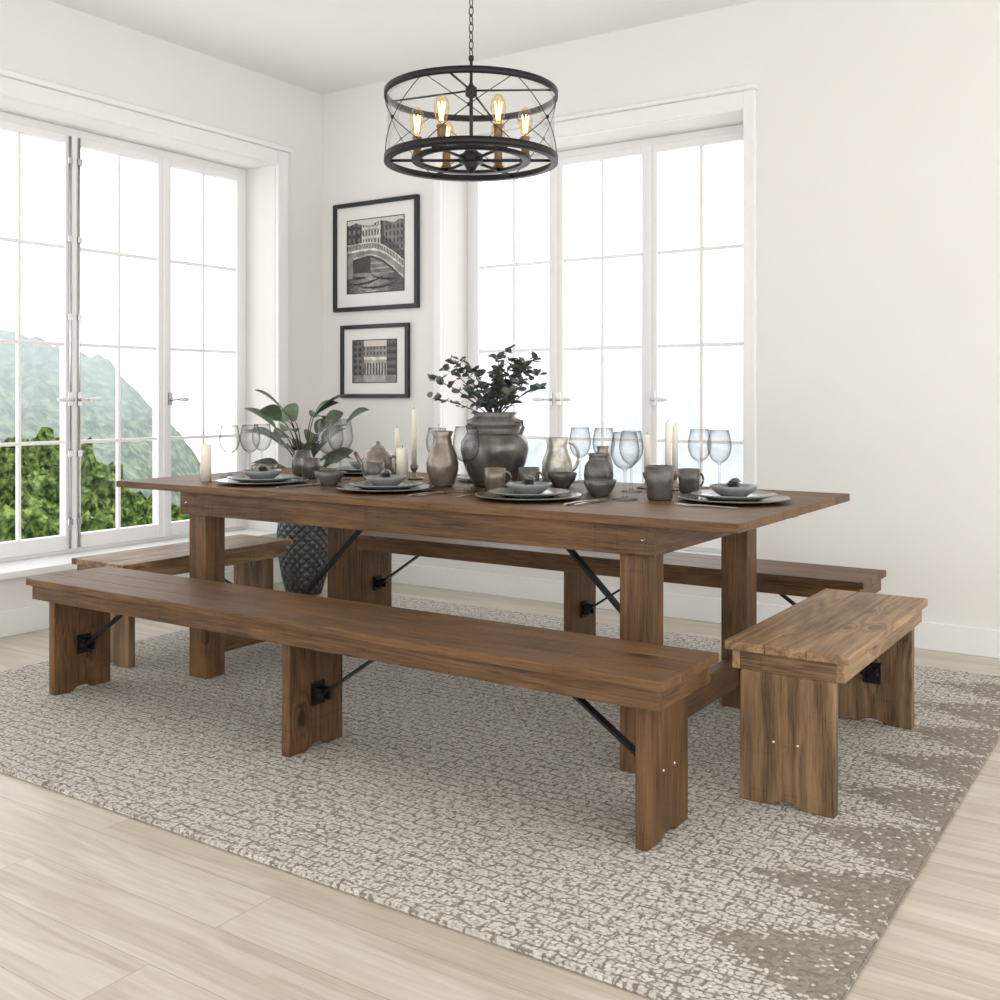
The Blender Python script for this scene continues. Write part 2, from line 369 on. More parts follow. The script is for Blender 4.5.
window('window_2',(BX0,YB+.245,0),0,WB_,3,[(.04+bw-.025,-1,False),(.04+bw+.028,1,False),(.04+2*bw+.028,1,False)])

# ---------------------------------------------------------------- rug
RX0,RX1,RY0,RY1=-3.97,-.54,1.75,4.50
bm=bmesh.new(); bbox(bm,(-1.715,-1.375,0),(1.715,1.375,.012)); bmesh.ops.bevel(bm,geom=bm.edges[:],offset=.004,segments=2,affect='EDGES')
mesh_obj('area_rug',bm,M_rug,None,((RX0+RX1)/2,(RY0+RY1)/2,0.0005))
RZ=.0125

# ---------------------------------------------------------------- benches
def leg_profile(w,z0,z1):
    h=w/2
    return [(-h,z0),(-h*.36,z0),(-h*.24,z0+.010),(-h*.1,z0+.014),(h*.1,z0+.014),(h*.24,z0+.010),(h*.36,z0),(h,z0),(h,z1),(-h,z1)]
def bench(loc,rz,L,W,mid=False,M=WOOD,endin=.062,side=.105):
    e=empty('wooden_bench',loc,rz)
    H=.44-RZ; t=.024; ap=.052
    n=3; pw=W/n
    for i in range(n):
        box('top_plank_%d'%(i+1),(-L/2,-W/2+i*pw+.0007,H-t),(L/2,-W/2+(i+1)*pw-.0007,H),M[0],e,bev=.0022)
    ins=.016; za,zb=H-t-ap,H-t
    box('apron_front',(-L/2+ins,-W/2+ins,za),(L/2-ins,-W/2+ins+.022,zb),M[0],e,bev=.002)
    box('apron_rear',(-L/2+ins,W/2-ins-.022,za),(L/2-ins,W/2-ins,zb),M[0],e,bev=.002)
    box('apron_end_1',(-L/2+ins,-W/2+ins+.022,za),(-L/2+ins+.022,W/2-ins-.022,zb),M[1],e,bev=.002)
    box('apron_end_2',(L/2-ins-.022,-W/2+ins+.022,za),(L/2-ins,W/2-ins-.022,zb),M[1],e,bev=.002)
    lw_=W-side; th=.034
    xo=L/2-endin
    legs=[(-xo,-xo+th,1,True),(xo-th,xo,-1,True)]
    if mid: legs.append((-th/2,th/2,1,False))
    bm=bmesh.new(); bs=bmesh.new()
    for k,(a,b_,s,end) in enumerate(legs):
        ztop=zb if endin>.04 else za
        prism('leg_%d'%(k+1),leg_profile(lw_,0,ztop),0,a,b_,M[2],e)
        xf=b_ if s>0 else a
        bbox(bm,(xf,-.028,.135),(xf+s*.008,.028,.205)); bbox(bm,(xf+s*.008,-.022,.15),(xf+s*.04,-.014,.19)); bbox(bm,(xf+s*.008,.014,.15),(xf+s*.04,.022,.19))
        btube(bm,[(xf+s*.028,-.03,.17),(xf+s*.028,.03,.17)],.006)
        bbar(bm,(xf+s*.025,0,.17),(xf+s*.36,0,H-t-.012),.026,.007,(0,1,0))
        bbox(bm,(xf+s*.32,-.03,H-t-.012),(xf+s*.42,.03,H-t))
        if end:
            xq=a if s>0 else b_
            for yy in (-.03,.035):
                blathe(bs,[(0,.003),(.0035,.002),(.0045,0)],12,(xq,yy,.17),0,Matrix.Rotation(-s*math.pi/2,3,'Y'))
    bmesh.ops.recalc_face_normals(bm,faces=bm.faces[:]); bmesh.ops.recalc_face_normals(bs,faces=bs.faces[:])
    mesh_obj('folding_braces',bm,M_blackmetal,e); mesh_obj('bolts',bs,M_steel,e)
    return e
bench((-2.3055,2.405,RZ),0,2.537,.345,True)
bench((-2.25,4.005,RZ),0,2.5,.335,True)
bench((-.912,3.190,RZ),math.pi/2,.935,.335,False,WOODL,endin=.012,side=.080)
bench((-3.70,3.08,RZ),math.pi/2,.92,.34,False,WOODL)

# ---------------------------------------------------------------- table
TX0,TX1,TY0,TY1,TZ=-3.687,-1.030,2.70,3.775,.762
tb=empty('dining_table',((TX0+TX1)/2,(TY0+TY1)/2,RZ))
cx,cy=(TX0+TX1)/2,(TY0+TY1)/2
def tbx(n,a,b_,m,bev=.002): return box(n,(a[0]-cx,a[1]-cy,a[2]-RZ),(b_[0]-cx,b_[1]-cy,b_[2]-RZ),m,tb,bev)
tt=.026
npl=6; pw=(TY1-TY0)/npl
for i in range(npl):
    tbx('top_plank_%d'%(i+1),(TX0,TY0+i*pw+.0006,TZ-tt),(TX1,TY0+(i+1)*pw-.0006,TZ),WOOD[0],.0018)
AX0,AX1,AY0,AY1=-3.315,-1.29,2.72,3.645
za,zb=.648,TZ-tt
tbx('apron_front',(AX0,AY0,za),(AX1,AY0+.022,zb),WOOD[0]); tbx('apron_rear',(AX0,AY1-.022,za),(AX1,AY1,zb),WOOD[0])
tbx('apron_end_1',(AX0,AY0+.022,za),(AX0+.022,AY1-.022,zb),WOOD[1]); tbx('apron_end_2',(AX1-.022,AY0+.022,za),(AX1,AY1-.022,zb),WOOD[1])
ls=.096
for k,(x,y) in enumerate([(AX0+.024,AY0+.024),(AX1-.024-ls,AY0+.024),(AX0+.024,AY1-.024-ls),(AX1-.024-ls,AY1-.024-ls)]):
    tbx('leg_%d'%(k+1),(x,y,RZ),(x+ls,y+ls,zb),WOOD[2],.003)
for k,x in enumerate([AX0+.024+ls/2,AX1-.024-ls/2]):
    tbx('stretcher_%d'%(k+1),(x-.018,AY0+.024+ls,.09),(x+.018,AY1-.024-ls,.19),WOOD[1])
tbx('leaf_rail_1',(TX0+.05,3.0,TZ-tt-.03),(AX0,3.05,TZ-tt),WOOD[0]); tbx('leaf_rail_2',(TX0+.05,3.4,TZ-tt-.03),(AX0,3.45,TZ-tt),WOOD[0])
tbx('leaf_rail_3',(AX1,3.0,TZ-tt-.03),(TX1-.08,3.05,TZ-tt),WOOD[0]); tbx('leaf_rail_4',(AX1,3.4,TZ-tt-.03),(TX1-.08,3.45,TZ-tt),WOOD[0])
bm=bmesh.new()
def q(a,b_,c_): return (a-cx,b_-cy,c_-RZ)
for x,s in ((AX1-.024-ls/2-.018,-1),(AX0+.024+ls/2+.018,1)):
    y=3.17
    bbar(bm,q(x+s*.012,y,.165),q(x+s*.60,y,zb-.01),.032,.009)
    bbox(bm,q(x,y-.03,.12),q(x+s*.012,y+.03,.19)); bbox(bm,q(x+s*.55,y-.035,zb-.012),q(x+s*.68,y+.035,zb))
bmesh.ops.recalc_face_normals(bm,faces=bm.faces[:])
mesh_obj('folding_braces',bm,M_blackmetal,tb)
bm=bmesh.new()
for x in (AX0+.035,AX1-.035):
    blathe(bm,[(0,.003),(.004,.002),(.006,0)],12,q(x,AY0,.695),0,Matrix.Rotation(math.pi/2,3,'X'))
mesh_obj('bolts',bm,M_steel,tb)

# ---------------------------------------------------------------- framed pictures
def picture(name,x0,x1,z0,z1,fw,mw,fn,nx=150,nz=170):
    xc,zc=(x0+x1)/2,(z0+z1)/2
    e=empty(name,(xc,YB,zc)); w=(x1-x0)/2; h=(z1-z0)/2
    boxes('frame',[((-w,-.03,-h),(-w+fw,0,h)),((w-fw,-.03,-h),(w,0,h)),((-w+fw,-.03,-h),(w-fw,0,-h+fw)),((-w+fw,-.03,h-fw),(w-fw,0,h))],M_frame,e,bev=.003)
    box('passepartout',(-w+fw,-.014,-h+fw),(w-fw,-.002,h-fw),M_mat,e)
    a,b_=w-fw-mw,h-fw-mw
    boxes('inner_lip',[((-a-.005,-.017,-b_-.005),(-a,-.014,b_+.005)),((a,-.017,-b_-.005),(a+.005,-.014,b_+.005)),((-a,-.017,-b_-.005),(a,-.014,-b_)),((-a,-.017,b_),(a,-.014,b_+.005))],M_frame,e)
    me=bpy.data.meshes.new('print'); vs=[];fs=[];cols=[]
    for j in range(nz+1):
        for i in range(nx+1): vs.append((-a+2*a*i/nx,-.0155,-b_+2*b_*j/nz))
    for j in range(nz):
        for i in range(nx):
            k=j*(nx+1)+i; fs.append((k,k+1,k+nx+2,k+nx+1)); cols.append(fn((i+.5)/nx,(j+.5)/nz))
    me.from_pydata(vs,[],fs); at=me.color_attributes.new('tone','FLOAT_COLOR','CORNER')
    for f_i,cv in enumerate(cols):
        cv=min(.8,max(0.004,cv))
        for l in range(4): at.data[f_i*4+l].color=(cv,cv*.94,cv*.86,1)
    mm,nt,b=newmat('sepia_print'); ca=N(nt,'ShaderNodeVertexColor'); ca.layer_name='tone'
    nt.links.new(ca.outputs[0],b.inputs['Base Color']); b.inputs['Roughness'].default_value=.35
    me.materials.append(mm); o=bpy.data.objects.new('print',me); link(o,e)
def fb(u,v,s): return mn_.noise(Vector((u*s,v*s,1.7)))
def bridge(u,v):
    # Venetian canal: palace fronts, arched stone footbridge with balustrade, dark water with gondolas
    g2=1+.55*fb(u,v,9)+.3*fb(u,v,45)
    u2=u+.006*fb(u,v,20); v2=v+.006*fb(v,u,20)
    top=.30+.30*math.sin(min(1,max(0,(1.02-u2)/.62))*math.pi/2) - .05*max(0,.35-u2)
    rail=top+.085
    inner=top-.075-.10*abs(u2-.40)
    if v2>rail:
        if v2>.94+.05*fb(u,0,6): return .62
        if u2<.26:
            base=.05*g2
            if abs((u2*12)%1-.5)<.2 and abs((v2*9)%1-.5)<.28: base=.20*g2
            return base
        if u2<.60:
            base=.46*g2
            if abs((u2*19)%1-.5)<.20 and abs((v2*8)%1-.5)<.32: base=.05
            if abs((v2*8)%1-.02)<.06: base=.66
            return base
        if u2<.65: return .03*g2
        base=.17*g2
        if abs((u2*15)%1-.5)<.18 and abs((v2*11)%1-.5)<.3: base=.02
        if v2<rail+.12: base*=.4
        return base
    if v2>rail-.014: return .62*g2
    if v2>top:
        return (.05 if (u2*38)%1<.5 else .45*g2)
    if v2>top-.028: return .66*g2
    if v2>inner or (u2<.10 and v2>.2): return .24*g2
    if v2>inner-.022: return .48*g2
    if v2>.24+.1*(1-u2)*.4:
        if v2>inner-.06: return .04
        if u2>.42: return .16*g2+(.2 if abs((v2*14)%1-.5)<.15 else 0)
        return .045*g2
    for (cu,cv_,L,sl) in ((.35,.13,.30,.15),(.68,.17,.24,-.12),(.55,.06,.34,.05),(.2,.2,.15,0)):
        d=u-cu
        if abs(d)<L and abs(v-(cv_+sl*d+.5*d*d*.8))<.013*(1-(d/L)**2)+.004: return .01
    return (.07+.26*max(0,1-abs(u-.42)*2.6))*(1+.9*fb(u*2,v*9,9))
def street(u,v):
    g2=1+.5*fb(u,v,9)+.35*fb(u,v,40)
    if v<.17: return .20*g2+(.15 if abs(u-.5)<.25 else 0)
    if .26<u<.78 and v<.60:
        if v>.53: return .62*g2
        if (u*15)%1<.45 and v<.46: return .05
        return .42*g2
    if u<=.26:
        return (.03 if abs((v*7)%1-.5)<.3 and abs((u*9)%1-.5)<.25 else .12)*g2
    if u>=.78: return (.025 if (v*6)%1<.5 else .09)*g2
    if v>.86: return .6
    return (.04 if abs((u*13)%1-.5)<.22 and abs((v*8)%1-.5)<.3 else .24)*g2
picture('framed_picture',-4.475,-3.810,1.63,2.295,.026,.085,bridge)
picture('framed_picture',-4.415,-3.882,1.100,1.545,.024,.072,street,120,90)

# ---------------------------------------------------------------- chandelier
ch=empty('drum_chandelier',(-2.298,3.25,0))
bm=bmesh.new()
def band(bm,r0,r1,z0,z1,seg=64):
    blathe(bm,[(r0,z0),(r1,z0),(r1,z1),(r0,z1),(r0,z0)],seg)
R=.325; zt=2.245; zb_=2.000
band(bm,R-.006,R+.004,zt-.012,zt+.012); band(bm,R-.006,R+.004,zb_-.013,zb_+.013)
band(bm,R-.022,R-.006,zb_-.013,zb_-.008)
band(bm,.195,.225,zb_-.006,zb_+.006); band(bm,.03,.045,zb_-.01,zb_+.02)
A0=math.radians(33.7)
for k in range(6):
    a=k*math.pi/3+A0; c_,s_=math.cos(a),math.sin(a)
    btube(bm,[(.02*c_,.02*s_,zb_),(R*c_,R*s_,zb_)],.006)
for k in range(4):
    a=k*math.pi/2+.35
    btube(bm,[(0,0,zt+.02),(R*math.cos(a),R*math.sin(a),zt)],.004)
n=6
for k in range(n):
    a=2*math.pi*k/n+A0; a2=2*math.pi*(k+1)/n+A0
    for p,q_ in ((a,a2),(a2,a)):
        btube(bm,[((R-.002)*math.cos(p+(q_-p)*t/8),(R-.002)*math.sin(p+(q_-p)*t/8),zb_+(zt-zb_)*t/8) for t in range(9)],.0018,6)
    blathe(bm,[(0,-.008),(.006,-.005),(.006,.005),(0,.008)],10,(R*math.cos((a+a2)/2),R*math.sin((a+a2)/2),(zt+zb_)/2))
blathe(bm,[(0,zb_-.05),(.012,zb_-.045),(.02,zb_-.03),(.03,zb_-.01),(.03,zb_+.03),(.010,zb_+.05),(.007,zb_+.07),(.007,zt-.01),(.022,zt+.0),(.022,zt+.03),(.010,zt+.04),(.006,zt+.05),(.006,zt+.13),(.010,zt+.135),(.010,zt+.15),(0,zt+.155)],20)
blathe(bm,[(0,ZC-.03),(.05,ZC-.028),(.065,ZC-.01),(.065,ZC),(0,ZC)],28)
z=zt+.145; k=0
while z<ZC-.03:
    pts=[]
    for i in range(12):
        a=2*math.pi*i/12; u=.009*math.cos(a); w=.020*math.sin(a)
        pts.append((u,0,z+.016+w) if k%2 else (0,u,z+.016+w))
    nb=len(pts); P=[Vector(p) for p in pts]; rings=[]
    for i in range(nb):
        t=(P[(i+1)%nb]-P[i-1]).normalized(); s=Vector((0,1,0)) if k%2 else Vector((1,0,0)); w=t.cross(s)
        rings.append([bm.verts.new(P[i]+s*.0024*math.cos(q_*math.pi/2)+w*.0024*math.sin(q_*math.pi/2)) for q_ in range(4)])
    for i in range(nb):
        A=rings[i];B=rings[(i+1)%nb]
        for q_ in range(4): bm.faces.new((A[q_],A[(q_+1)%4],B[(q_+1)%4],B[q_]))
    z+=.032; k+=1
bmesh.ops.recalc_face_normals(bm,faces=bm.faces[:])
mesh_obj('metal_frame',bm,M_bronze,ch)
bm=bmesh.new(); blathe(bm,[(R-.010,zb_+.01),(R-.010,zt-.01)],64); mesh_obj('glass_drum',bm,M_drum,ch)
bs=bmesh.new(); bg=bmesh.new(); bf=bmesh.new()
for k in range(6):
    a=k*math.pi/3+A0; p=(.205*math.cos(a),.205*math.sin(a),zb_+.006)
    blathe(bs,[(0,0),(.022,0),(.022,.010),(.016,.016),(.016,.072),(.019,.076),(.019,.082),(0,.083)],18,p)
    blathe(bg,[(.013,.082),(.015,.095),(.026,.125),(.029,.145),(.025,.172),(.012,.192),(0,.197)],18,p)
    for j in range(5):
        aa=j*math.pi*.4; btube(bf,[(p[0]+.006*math.cos(aa),p[1]+.006*math.sin(aa),p[2]+.10),(p[0]+.013*math.cos(aa+.5),p[1]+.013*math.sin(aa+.5),p[2]+.165)],.0014,5)
mesh_obj('bulb_sockets',bs,M_brass,ch); mesh_obj('bulbs',bg,M_bulb,ch); mesh_obj('filaments',bf,M_fil,ch)

# ---------------------------------------------------------------- tableware
TT=TZ+.0005
def wine_glass(x,y,h=.22,s=1.0):
    r=.038*s; b=h*.45
    prof=[(0,.001),(r,.001),(r,.003),(.012,.006),(.005,.015),(.004,.03),(.004,b*.9),(.008,b),
      (.020*s,b+.006),(.031*s,b+.017),(.0405*s,b+.038),(.044*s,b+.06),(.0425*s,b+.078),(.040*s,h-.03),(.0345*s,h),(.0330*s,h),(.0345*s,h-.004)]
    return lathe('wine_glass',prof,M_glass,(x,y,TT),seg=36)
for g in [(-3.459,3.10),(-3.463,3.22),(-3.531,3.355),(-2.509,3.315),(-2.063,3.672),(-1.937,3.636),(-1.565,3.70),(-1.4645,3.645),(-1.70,3.40)]: wine_glass(*g)
wine_glass(-2.896,3.117,.25,1.25); wine_glass(-2.963,3.252,.25,1.2); wine_glass(-2.196,3.074,.235,1.1); wine_glass(-1.585,3.124,.225,1.1)
def place(x,y,nap=True):
    e=empty('dinner_plate',(x,y,TT))
    lathe('charger',[(0,0),(.10,0),(.125,.004),(.178,.012),(.180,.015),(.176,.016),(.125,.009),(0,.008)],M_charger,parent=e,seg=56)
    lathe('plate',[(0,.009),(.08,.009),(.095,.012),(.135,.024),(.137,.027),(.133,.028),(.09,.017),(0,.015)],M_plate,parent=e,seg=48)
    lathe('bowl',[(0,.016),(.04,.016),(.045,.020),(.072,.040),(.078,.052),(.076,.053),(.066,.042),(.04,.024),(0,.022)],M_plate,parent=e,seg=40)
    bm=bmesh.new(); 
    for k in range(5):
        a=k*.5; w=.035-.003*k
        bmesh.ops.create_cone(bm,segments=5,radius1=w,radius2=w*.4,depth=.012,cap_ends=True,matrix=Matrix.Translation((.01*math.cos(a*3),.012*math.sin(a*2),.040+.008*k))@Matrix.Rotation(a,4,'Z'))
    bmesh.ops.bevel(bm,geom=bm.edges[:],offset=.002,segments=1,affect='EDGES')
    mesh_obj('folded_napkin',bm,M_dark,e,smooth=False)
PL=[(-3.08,2.93),(-2.47,2.955),(-1.87,2.98),(-1.265,3.27),(-2.38,3.575),(-3.09,3.565)]
for p in PL: place(*p)
def fork(x,y,rz):
    bm=bmesh.new()
    bbar(bm,(0,-.10,.004),(0,.03,.006),.009,.002,(1,0,0)); bbar(bm,(0,.03,.006),(0,.06,.004),.02,.002,(1,0,0))
    for i in range(4): bbar(bm,(-.0085+i*.0057,.06,.004),(-.0085+i*.0057,.10,.007),.003,.002,(1,0,0))
    mesh_obj('fork',bm,M_steel,None,(x,y,TT),rot=(0,0,rz))
def knife(x,y,rz):
    bm=bmesh.new()
    bbar(bm,(0,-.11,.004),(0,0,.004),.013,.005,(1,0,0))
    pts=[(-.006,0),(.008,0),(.010,.07),(.004,.11),(-.006,.12)]
    A=[bm.verts.new((u,v,.003)) for u,v in pts]; B=[bm.verts.new((u,v,.005)) for u,v in pts]
    bm.faces.new(A[::-1]); bm.faces.new(B)
    for i in range(5): bm.faces.new((A[i],A[(i+1)%5],B[(i+1)%5],B[i]))
    mesh_obj('table_knife',bm,M_steel,None,(x,y,TT),rot=(0,0,rz))
for (x,y) in PL[:3]:
    fork(x-.215,y-.02,.0); knife(x+.215,y-.02,0); fork(x+.245,y-.02,0)
fork(PL[3][0],PL[3][1]-.22,math.pi/2); knife(PL[3][0],PL[3][1]+.215,math.pi/2)
def pillar(x,y,h,r=.022):
    e=empty('pillar_candle',(x,y,TT))
    lathe('wax',[(0,0),(r,0),(r,h-.004),(r-.003,h),(r*.5,h-.003),(0,h-.004)],M_wax,parent=e,seg=28)
    lathe('wick',[(0,h-.004),(.0012,h-.004),(.001,h+.01),(0,h+.01)],M_wick,parent=e,seg=8)
pillar(-3.368,2.894,.150); pillar(-2.636,3.255,.14,.024)
def taper(x,y,h):
    e=empty('taper_candle',(x,y,TT))
    lathe('holder',[(0,0),(.038,0),(.040,.006),(.012,.012),(.008,.03),(.016,.045),(.018,.06),(.012,.06),(.011,.045),(0,.044)],M_pewter,parent=e,seg=28)
    lathe('wax',[(0,.045),(.0115,.045),(.010,h-.006),(.005,h),(0,h)],M_wax,parent=e,seg=20)
    lathe('wick',[(0,h-.002),(.001,h-.002),(.001,h+.01),(0,h+.01)],M_wick,parent=e,seg=8)
for t in [(-2.723,3.44,.29),(-2.84,3.47,.21),(-1.623,3.545,.25),(-1.72,3.572,.20),(-1.66,3.69,.235),(-2.625,3.48,.22)]: taper(*t)
def handle(e,x,z0,z1,out,mat,r=.006,s=1):
    bm=bmesh.new(); pts=[]
    for i in range(13):
        a=math.pi*i/12; pts.append((s*(x+out*math.sin(a)),0,(z0+z1)/2+(z1-z0)/2*math.cos(a)))
    btube(bm,pts,r,10); mesh_obj('handle',bm,mat,e)
def vessel(name,x,y,prof,mat,hd=None,sp=None,rz=0):
    e=empty(name,(x,y,TT),rz); lathe('body',prof,mat,parent=e,seg=44)
    if hd: handle(e,hd[0],hd[1],hd[2],hd[3],mat,hd[4])
    if sp:
        bm=bmesh.new(); btube(bm,[(-sp[0],0,sp[1]),(-sp[0]-.025,0,sp[1]+.02),(-sp[0]-.045,0,sp[2])],[.014,.010,.007],10); mesh_obj('spout',bm,mat,e)
    return e
urn=vessel('flower_urn',-2.245,3.33,[(0,0),(.075,0),(.082,.006),(.095,.03),(.120,.09),(.131,.14),(.128,.17),(.108,.20),(.098,.208),(.096,.225),(.104,.235),(.100,.250),(.080,.262),(.074,.270),(.084,.280),(.082,.282),(.066,.270),(.066,.26),(.09,.2),(.06,.02),(0,.01)],M_urn)
lathe('dark_neck',[(.1085,.203),(.101,.211),(.099,.225),(.1075,.235),(.1035,.252),(.083,.264),(.077,.271),(.087,.281),(.085,.283)],M_dark,parent=urn,seg=44)
bm=bmesh.new()
for s in (-1,1):
    btube(bm,[(s*.098,0,.252),(s*.125,0,.248),(s*.13,0,.228),(s*.118,0,.200)],.007,10)
mesh_obj('lug_handles',bm,M_urn,urn)
def leafblob(bm,c,d,n,rl,rw,mi=0):
    d=Vector(d).normalized(); n=Vector(n); s=d.cross(n)
    if s.length<1e-3: s=d.cross(Vector((1,0,0)))
    s.normalize(); n=s.cross(d)
    base=Vector(c)
    prof=[(0,.05),(.2,.7),(.5,1),(.8,.75),(1,.05)]
    Lf=[bm.verts.new(base+d*rl*t-s*rw*w+n*rw*.25*w) for t,w in prof]; C=[bm.verts.new(base+d*rl*t) for t,w in prof]; Rt=[bm.verts.new(base+d*rl*t+s*rw*w+n*rw*.25*w) for t,w in prof]
    for i in range(4):
        for A,B in ((Lf,C),(C,Rt)):
            f=bm.faces.new((A[i],B[i],B[i+1],A[i+1])); f.smooth=True; f.material_index=mi
bm=bmesh.new(); rr=random.Random(5)
for (lat,hh,dep) in [(-.25,.12,0),(-.17,.19,.04),(-.24,.05,-.03),(-.13,.20,-.02),(-.20,.16,0),(.0,.15,.05),(.05,.23,0),(.08,.20,.06),(.15,.20,0),(.17,.14,-.04),(.18,.09,.05),(.03,.13,-.08),(-.05,.10,-.08),(.11,.11,-.07),(-.10,.07,.09),(0,.10,.1),(.12,.17,.02),(.07,.07,-.09),(-.08,.15,.03),(.02,.21,-.03),(.10,.14,.0)]:
    ex=.832*lat-.555*dep; ey=.555*lat+.832*dep
    pts=[]
    for i in range(9):
        t=i/8; pts.append(Vector((ex*t**.9,ey*t**.9,.255+(hh+.03)*math.sin(t*math.pi/2))))
    btube(bm,pts,[.0028-.0018*i/8 for i in range(9)],6,1)
    for i in range(2,9):
        for j in range(3):
            a=rr.random()*6.28; d=Vector((math.cos(a),math.sin(a),rr.uniform(-.2,.9))); n=Vector((rr.uniform(-1,1),rr.uniform(-1,1),1))
            sz=rr.uniform(.024,.044)
            leafblob(bm,pts[i]+Vector((rr.uniform(-1,1),rr.uniform(-1,1),rr.uniform(-1,1)))*.008,d,n,sz,sz*.38)
mesh_obj('eucalyptus_branches',bm,[M_leaf2,M_stem],urn)
vessel('ceramic_vase',-2.40,3.205,[(0,0),(.035,0),(.045,.01),(.060,.06),(.062,.09),(.052,.13),(.038,.16),(.034,.19),(.042,.21),(.040,.212),(.031,.19),(.034,.16),(.05,.09),(.03,.015),(0,.01)],M_pewter)
cup=[(0,0),(.030,0),(.035,.004),(.038,.05),(.039,.085),(.0365,.085),(.034,.05),(.031,.01),(0,.008)]
vessel('mug',-2.125,3.155,cup,M_pewter,(.036,.02,.07,.025,.004),rz=.8)
vessel('mug',-2.03,3.235,cup,M_dark,(.036,.02,.07,.025,.004))
vessel('mug',-1.515,3.487,cup,M_dark,(.036,.02,.07,.025,.004),rz=1)
vessel('mug',-2.68,3.135,cup,M_dark,(.036,.02,.07,.025,.004),rz=2.6)
vessel('tumbler',-1.49,3.19,[(0,0),(.036,0),(.042,.006),(.044,.06),(.050,.112),(.047,.113),(.041,.06),(.037,.012),(0,.01)],M_dark)
bowl=[(0,0),(.028,0),(.032,.006),(.050,.030),(.058,.055),(.056,.056),(.046,.03),(.026,.012),(0,.010)]
vessel('small_bowl',-2.79,3.0,bowl,M_dark); vessel('small_bowl',-2.0,3.42,bowl,M_dark); vessel('small_bowl',-1.72,3.20,bowl,M_dark); vessel('small_bowl',-3.27,3.12,bowl,M_pewter)
vessel('teapot',-2.80,3.30,[(0,0),(.05,0),(.062,.015),(.070,.05),(.066,.085),(.050,.115),(.035,.125),(.036,.130),(.020,.142),(.008,.146),(.010,.158),(0,.162)],M_pewter,(.062,.03,.10,.035,.006),(.058,.06,.115),rz=.3)
vessel('ceramic_pitcher',-2.089,3.535,[(0,0),(.042,0),(.052,.012),(.060,.05),(.058,.09),(.044,.125),(.038,.15),(.046,.182),(.044,.183),(.035,.15),(.04,.12),(.053,.08),(.04,.015),(0,.01)],M_silver,(.045,.05,.165,.038,.007),rz=.6)
vessel('stoneware_jar',-1.80,3.34,[(0,0),(.036,0),(.046,.012),(.054,.06),(.050,.095),(.036,.115),(.034,.128),(.040,.138),(.037,.139),(.030,.12),(.045,.09),(.035,.012),(0,.01)],M_dark)
vessel('stoneware_jar',-3.25,3.33,[(0,0),(.036,0),(.046,.012),(.05,.05),(.046,.075),(.036,.095),(.034,.11),(.031,.11),(.040,.075),(.035,.012),(0,.01)],M_urn)
vessel('ceramic_vase',-1.88,3.52,[(0,0),(.03,0),(.036,.01),(.040,.08),(.03,.12),(.02,.14),(.026,.155),(.024,.155),(.016,.14),(.035,.08),(.03,.012),(0,.01)],M_pewter)
vessel('mug',-3.10,3.22,cup,M_dark,(.036,.02,.07,.025,.004),rz=2)

# ---------------------------------------------------------------- floor vase with plant
fv=empty('potted_plant',(-4.19,4.30,0))
m,nt,b=newmat('diamond_glaze'); tc=N(nt,'ShaderNodeTexCoord'); 
sx=N(nt,'ShaderNodeSeparateXYZ'); nt.links.new(tc.outputs['Object'],sx.inputs[0])
ang=math_(nt,'ARCTAN2',sx.outputs[1],sx.outputs[0])
u=math_(nt,'MULTIPLY',ang,18/6.283); v=math_(nt,'MULTIPLY',sx.outputs[2],20)
d1=math_(nt,'PINGPONG',math_(nt,'ADD',u,v),.5); d2=math_(nt,'PINGPONG',math_(nt,'SUBTRACT',u,v),.5)
mn=math_(nt,'MINIMUM',d1,d2)
r=ramp(nt,[(0,(.01,.01,.012)),(.25,(.05,.055,.06)),(.5,(.10,.11,.12))]); nt.links.new(mn,r.inputs['Fac']); nt.links.new(r.outputs[0],b.inputs['Base Color']); b.inputs['Roughness'].default_value=.3
bp=N(nt,'ShaderNodeBump'); bp.inputs['Distance'].default_value=.02; nt.links.new(mn,bp.inputs['Height']); nt.links.new(bp.outputs['Normal'],b.inputs['Normal'])
lathe('vase_body',[(0,0),(.09,0),(.10,.01),(.125,.10),(.15,.25),(.152,.35),(.135,.48),(.10,.56),(.085,.60),(.095,.64),(.09,.642),(.075,.60),(.09,.55),(.12,.45),(.10,.05),(0,.03)],m,parent=fv,seg=54)
bm=bmesh.new(); rr=random.Random(11)
for k in range(34):
    a=k*2.399; out=rr.uniform(.06,.24); hh=rr.uniform(.08,.42)
    L=rr.uniform(.17,.26)
    dx,dy=math.cos(a)*out,math.sin(a)*out
    if -4.19+dx-L*.8<-4.56: dx=max(dx,-.10); L=.15
    if 4.30+dy+L*.8>4.84: dy=min(dy,.20); L=.16
    p=[Vector((dx*t**1.3,dy*t**1.3,.60+hh*math.sin(t*1.5))) for t in [i/6 for i in range(7)]]
    btube(bm,p,[.005-.0005*i for i in range(7)],6,1)
    d=Vector((math.cos(a),math.sin(a),rr.uniform(.3,1.3))).normalized()
    c=p[-1]; s=d.cross(Vector((0,0,1))).normalized(); s=(s+Vector((0,0,rr.uniform(-.8,.8)))).normalized(); rows=[]
    for i in range(9):
        t=i/8; w=.050*math.sin(math.pi*min(1,t*.93+.05))**.75
        q_=c+d*L*t-Vector((0,0,.07*t*t))
        up_=d.cross(s)
        rows.append([bm.verts.new(q_-s*w-up_*w*.25),bm.verts.new(q_),bm.verts.new(q_+s*w-up_*w*.25)])
    for A,B in zip(rows,rows[1:]):
        for j in range(2):
            f=bm.faces.new((A[j],A[j+1],B[j+1],B[j])); f.smooth=True
mesh_obj('foliage',bm,[M_leaf,M_stem],fv)

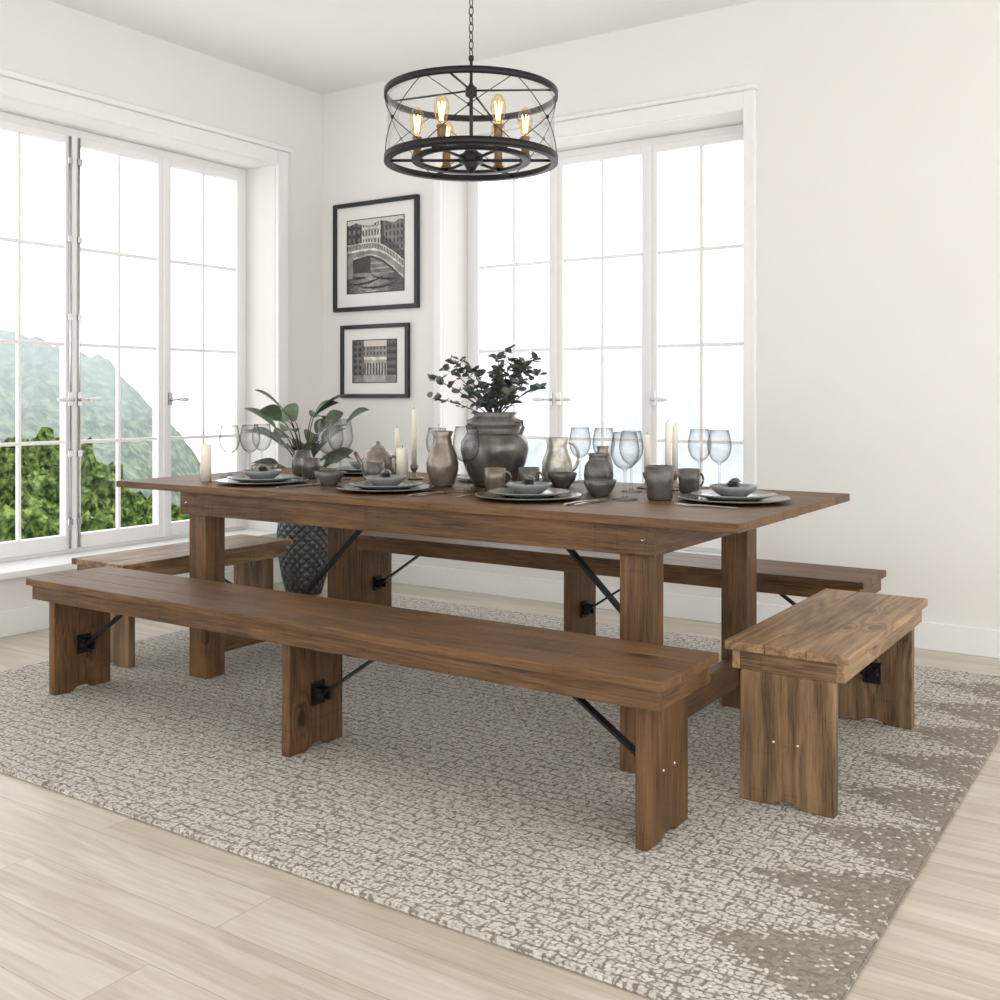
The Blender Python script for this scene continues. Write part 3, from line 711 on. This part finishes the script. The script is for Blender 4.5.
# ---------------------------------------------------------------- outdoors
def interp(tab,x):
    if x<=tab[0][0]: return tab[0][1]
    for (a,b_),(c_,d_) in zip(tab,tab[1:]):
        if x<=c_: return b_+(d_-b_)*(x-a)/(c_-a)
    return tab[-1][1]
def terrain(name,tab,t0,t1,nt_,r0,r1,nr_,mat,low=-9,rs=45,rl=55,amp=1.0):
    bm=bmesh.new(); G=[]
    for i in range(nt_+1):
        th=t0+(t1-t0)*i/nt_; row=[]
        for j in range(nr_+1):
            rho=r0+(r1-r0)*j/nr_; a=math.radians(th); x=-rho*math.cos(a); y=rho*math.sin(a)
            ridge=interp(tab,th); t=max(0,min(1,(rho-rs)/rl)); s=t*t*(3-2*t)
            z=low+(ridge-low)*s
            z+=amp*(mn_.noise(Vector((x*.1,y*.1,0)))*1.2+mn_.noise(Vector((x*.3,y*.3,3)))*.9+mn_.noise(Vector((x*.9,y*.9,5)))*.75)
            row.append(bm.verts.new((x,y,z)))
        G.append(row)
    for i in range(nt_):
        for j in range(nr_):
            f=bm.faces.new((G[i][j],G[i+1][j],G[i+1][j+1],G[i][j+1])); f.smooth=True
    mesh_obj(name,bm,mat)
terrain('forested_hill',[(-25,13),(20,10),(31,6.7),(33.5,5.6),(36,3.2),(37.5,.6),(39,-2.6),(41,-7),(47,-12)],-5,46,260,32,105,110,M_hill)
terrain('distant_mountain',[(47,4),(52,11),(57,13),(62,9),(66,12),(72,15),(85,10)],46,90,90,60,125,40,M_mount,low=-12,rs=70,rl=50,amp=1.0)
bm=bmesh.new(); rr=random.Random(3)
for k in range(520):
    th=rr.uniform(-10,39.5); rho=rr.uniform(20,50)
    if th>36 and rho>42: continue
    zt_=-3.2+(rho-20)*.05+rr.uniform(-1.1,.9)-max(0,th-34)*.18
    a=math.radians(th); s=rr.uniform(.6,1.5)
    M=Matrix.Translation((-rho*math.cos(a),rho*math.sin(a),zt_-s*1.3))@Matrix.Diagonal((s,s,s*1.6,1))
    r_=bmesh.ops.create_icosphere(bm,subdivisions=4 if th>26 else 2,radius=1,matrix=M)
    c_=M.translation.copy(); off=Vector((k*1.7,k*.9,0))
    for v in r_['verts']:
        n_=mn_.noise(v.co*1.1+off)*.40+mn_.noise(v.co*2.8+off)*.28+mn_.noise(v.co*7)*.26
        v.co=c_+(v.co-c_)*(1+n_)
mesh_obj('tree_canopy',bm,M_tree)

# ---------------------------------------------------------------- light
w=bpy.data.worlds.new('sky'); S.world=w; w.use_nodes=True; nt=w.node_tree
bg=nt.nodes['Background']; bg.inputs['Color'].default_value=(.995,.995,1,1); bg.inputs['Strength'].default_value=2.2
sun=bpy.data.lights.new('sun','SUN'); sun.energy=1.6; sun.angle=math.radians(15); sun.color=(1,.96,.9)
so=bpy.data.objects.new('sun',sun); so.rotation_euler=Vector((-.55,.45,-.75)).to_track_quat('-Z','Y').to_euler(); link(so)

# ---------------------------------------------------------------- camera
cam=bpy.data.cameras.new('camera'); co=bpy.data.objects.new('camera',cam); link(co)
cam.sensor_width=36; cam.lens=1050/1000*36; cam.shift_y=-.102; cam.clip_start=.05; cam.clip_end=500
co.location=(0,0,1.10); co.rotation_euler=(math.pi/2,0,math.radians(33.69))
S.camera=co
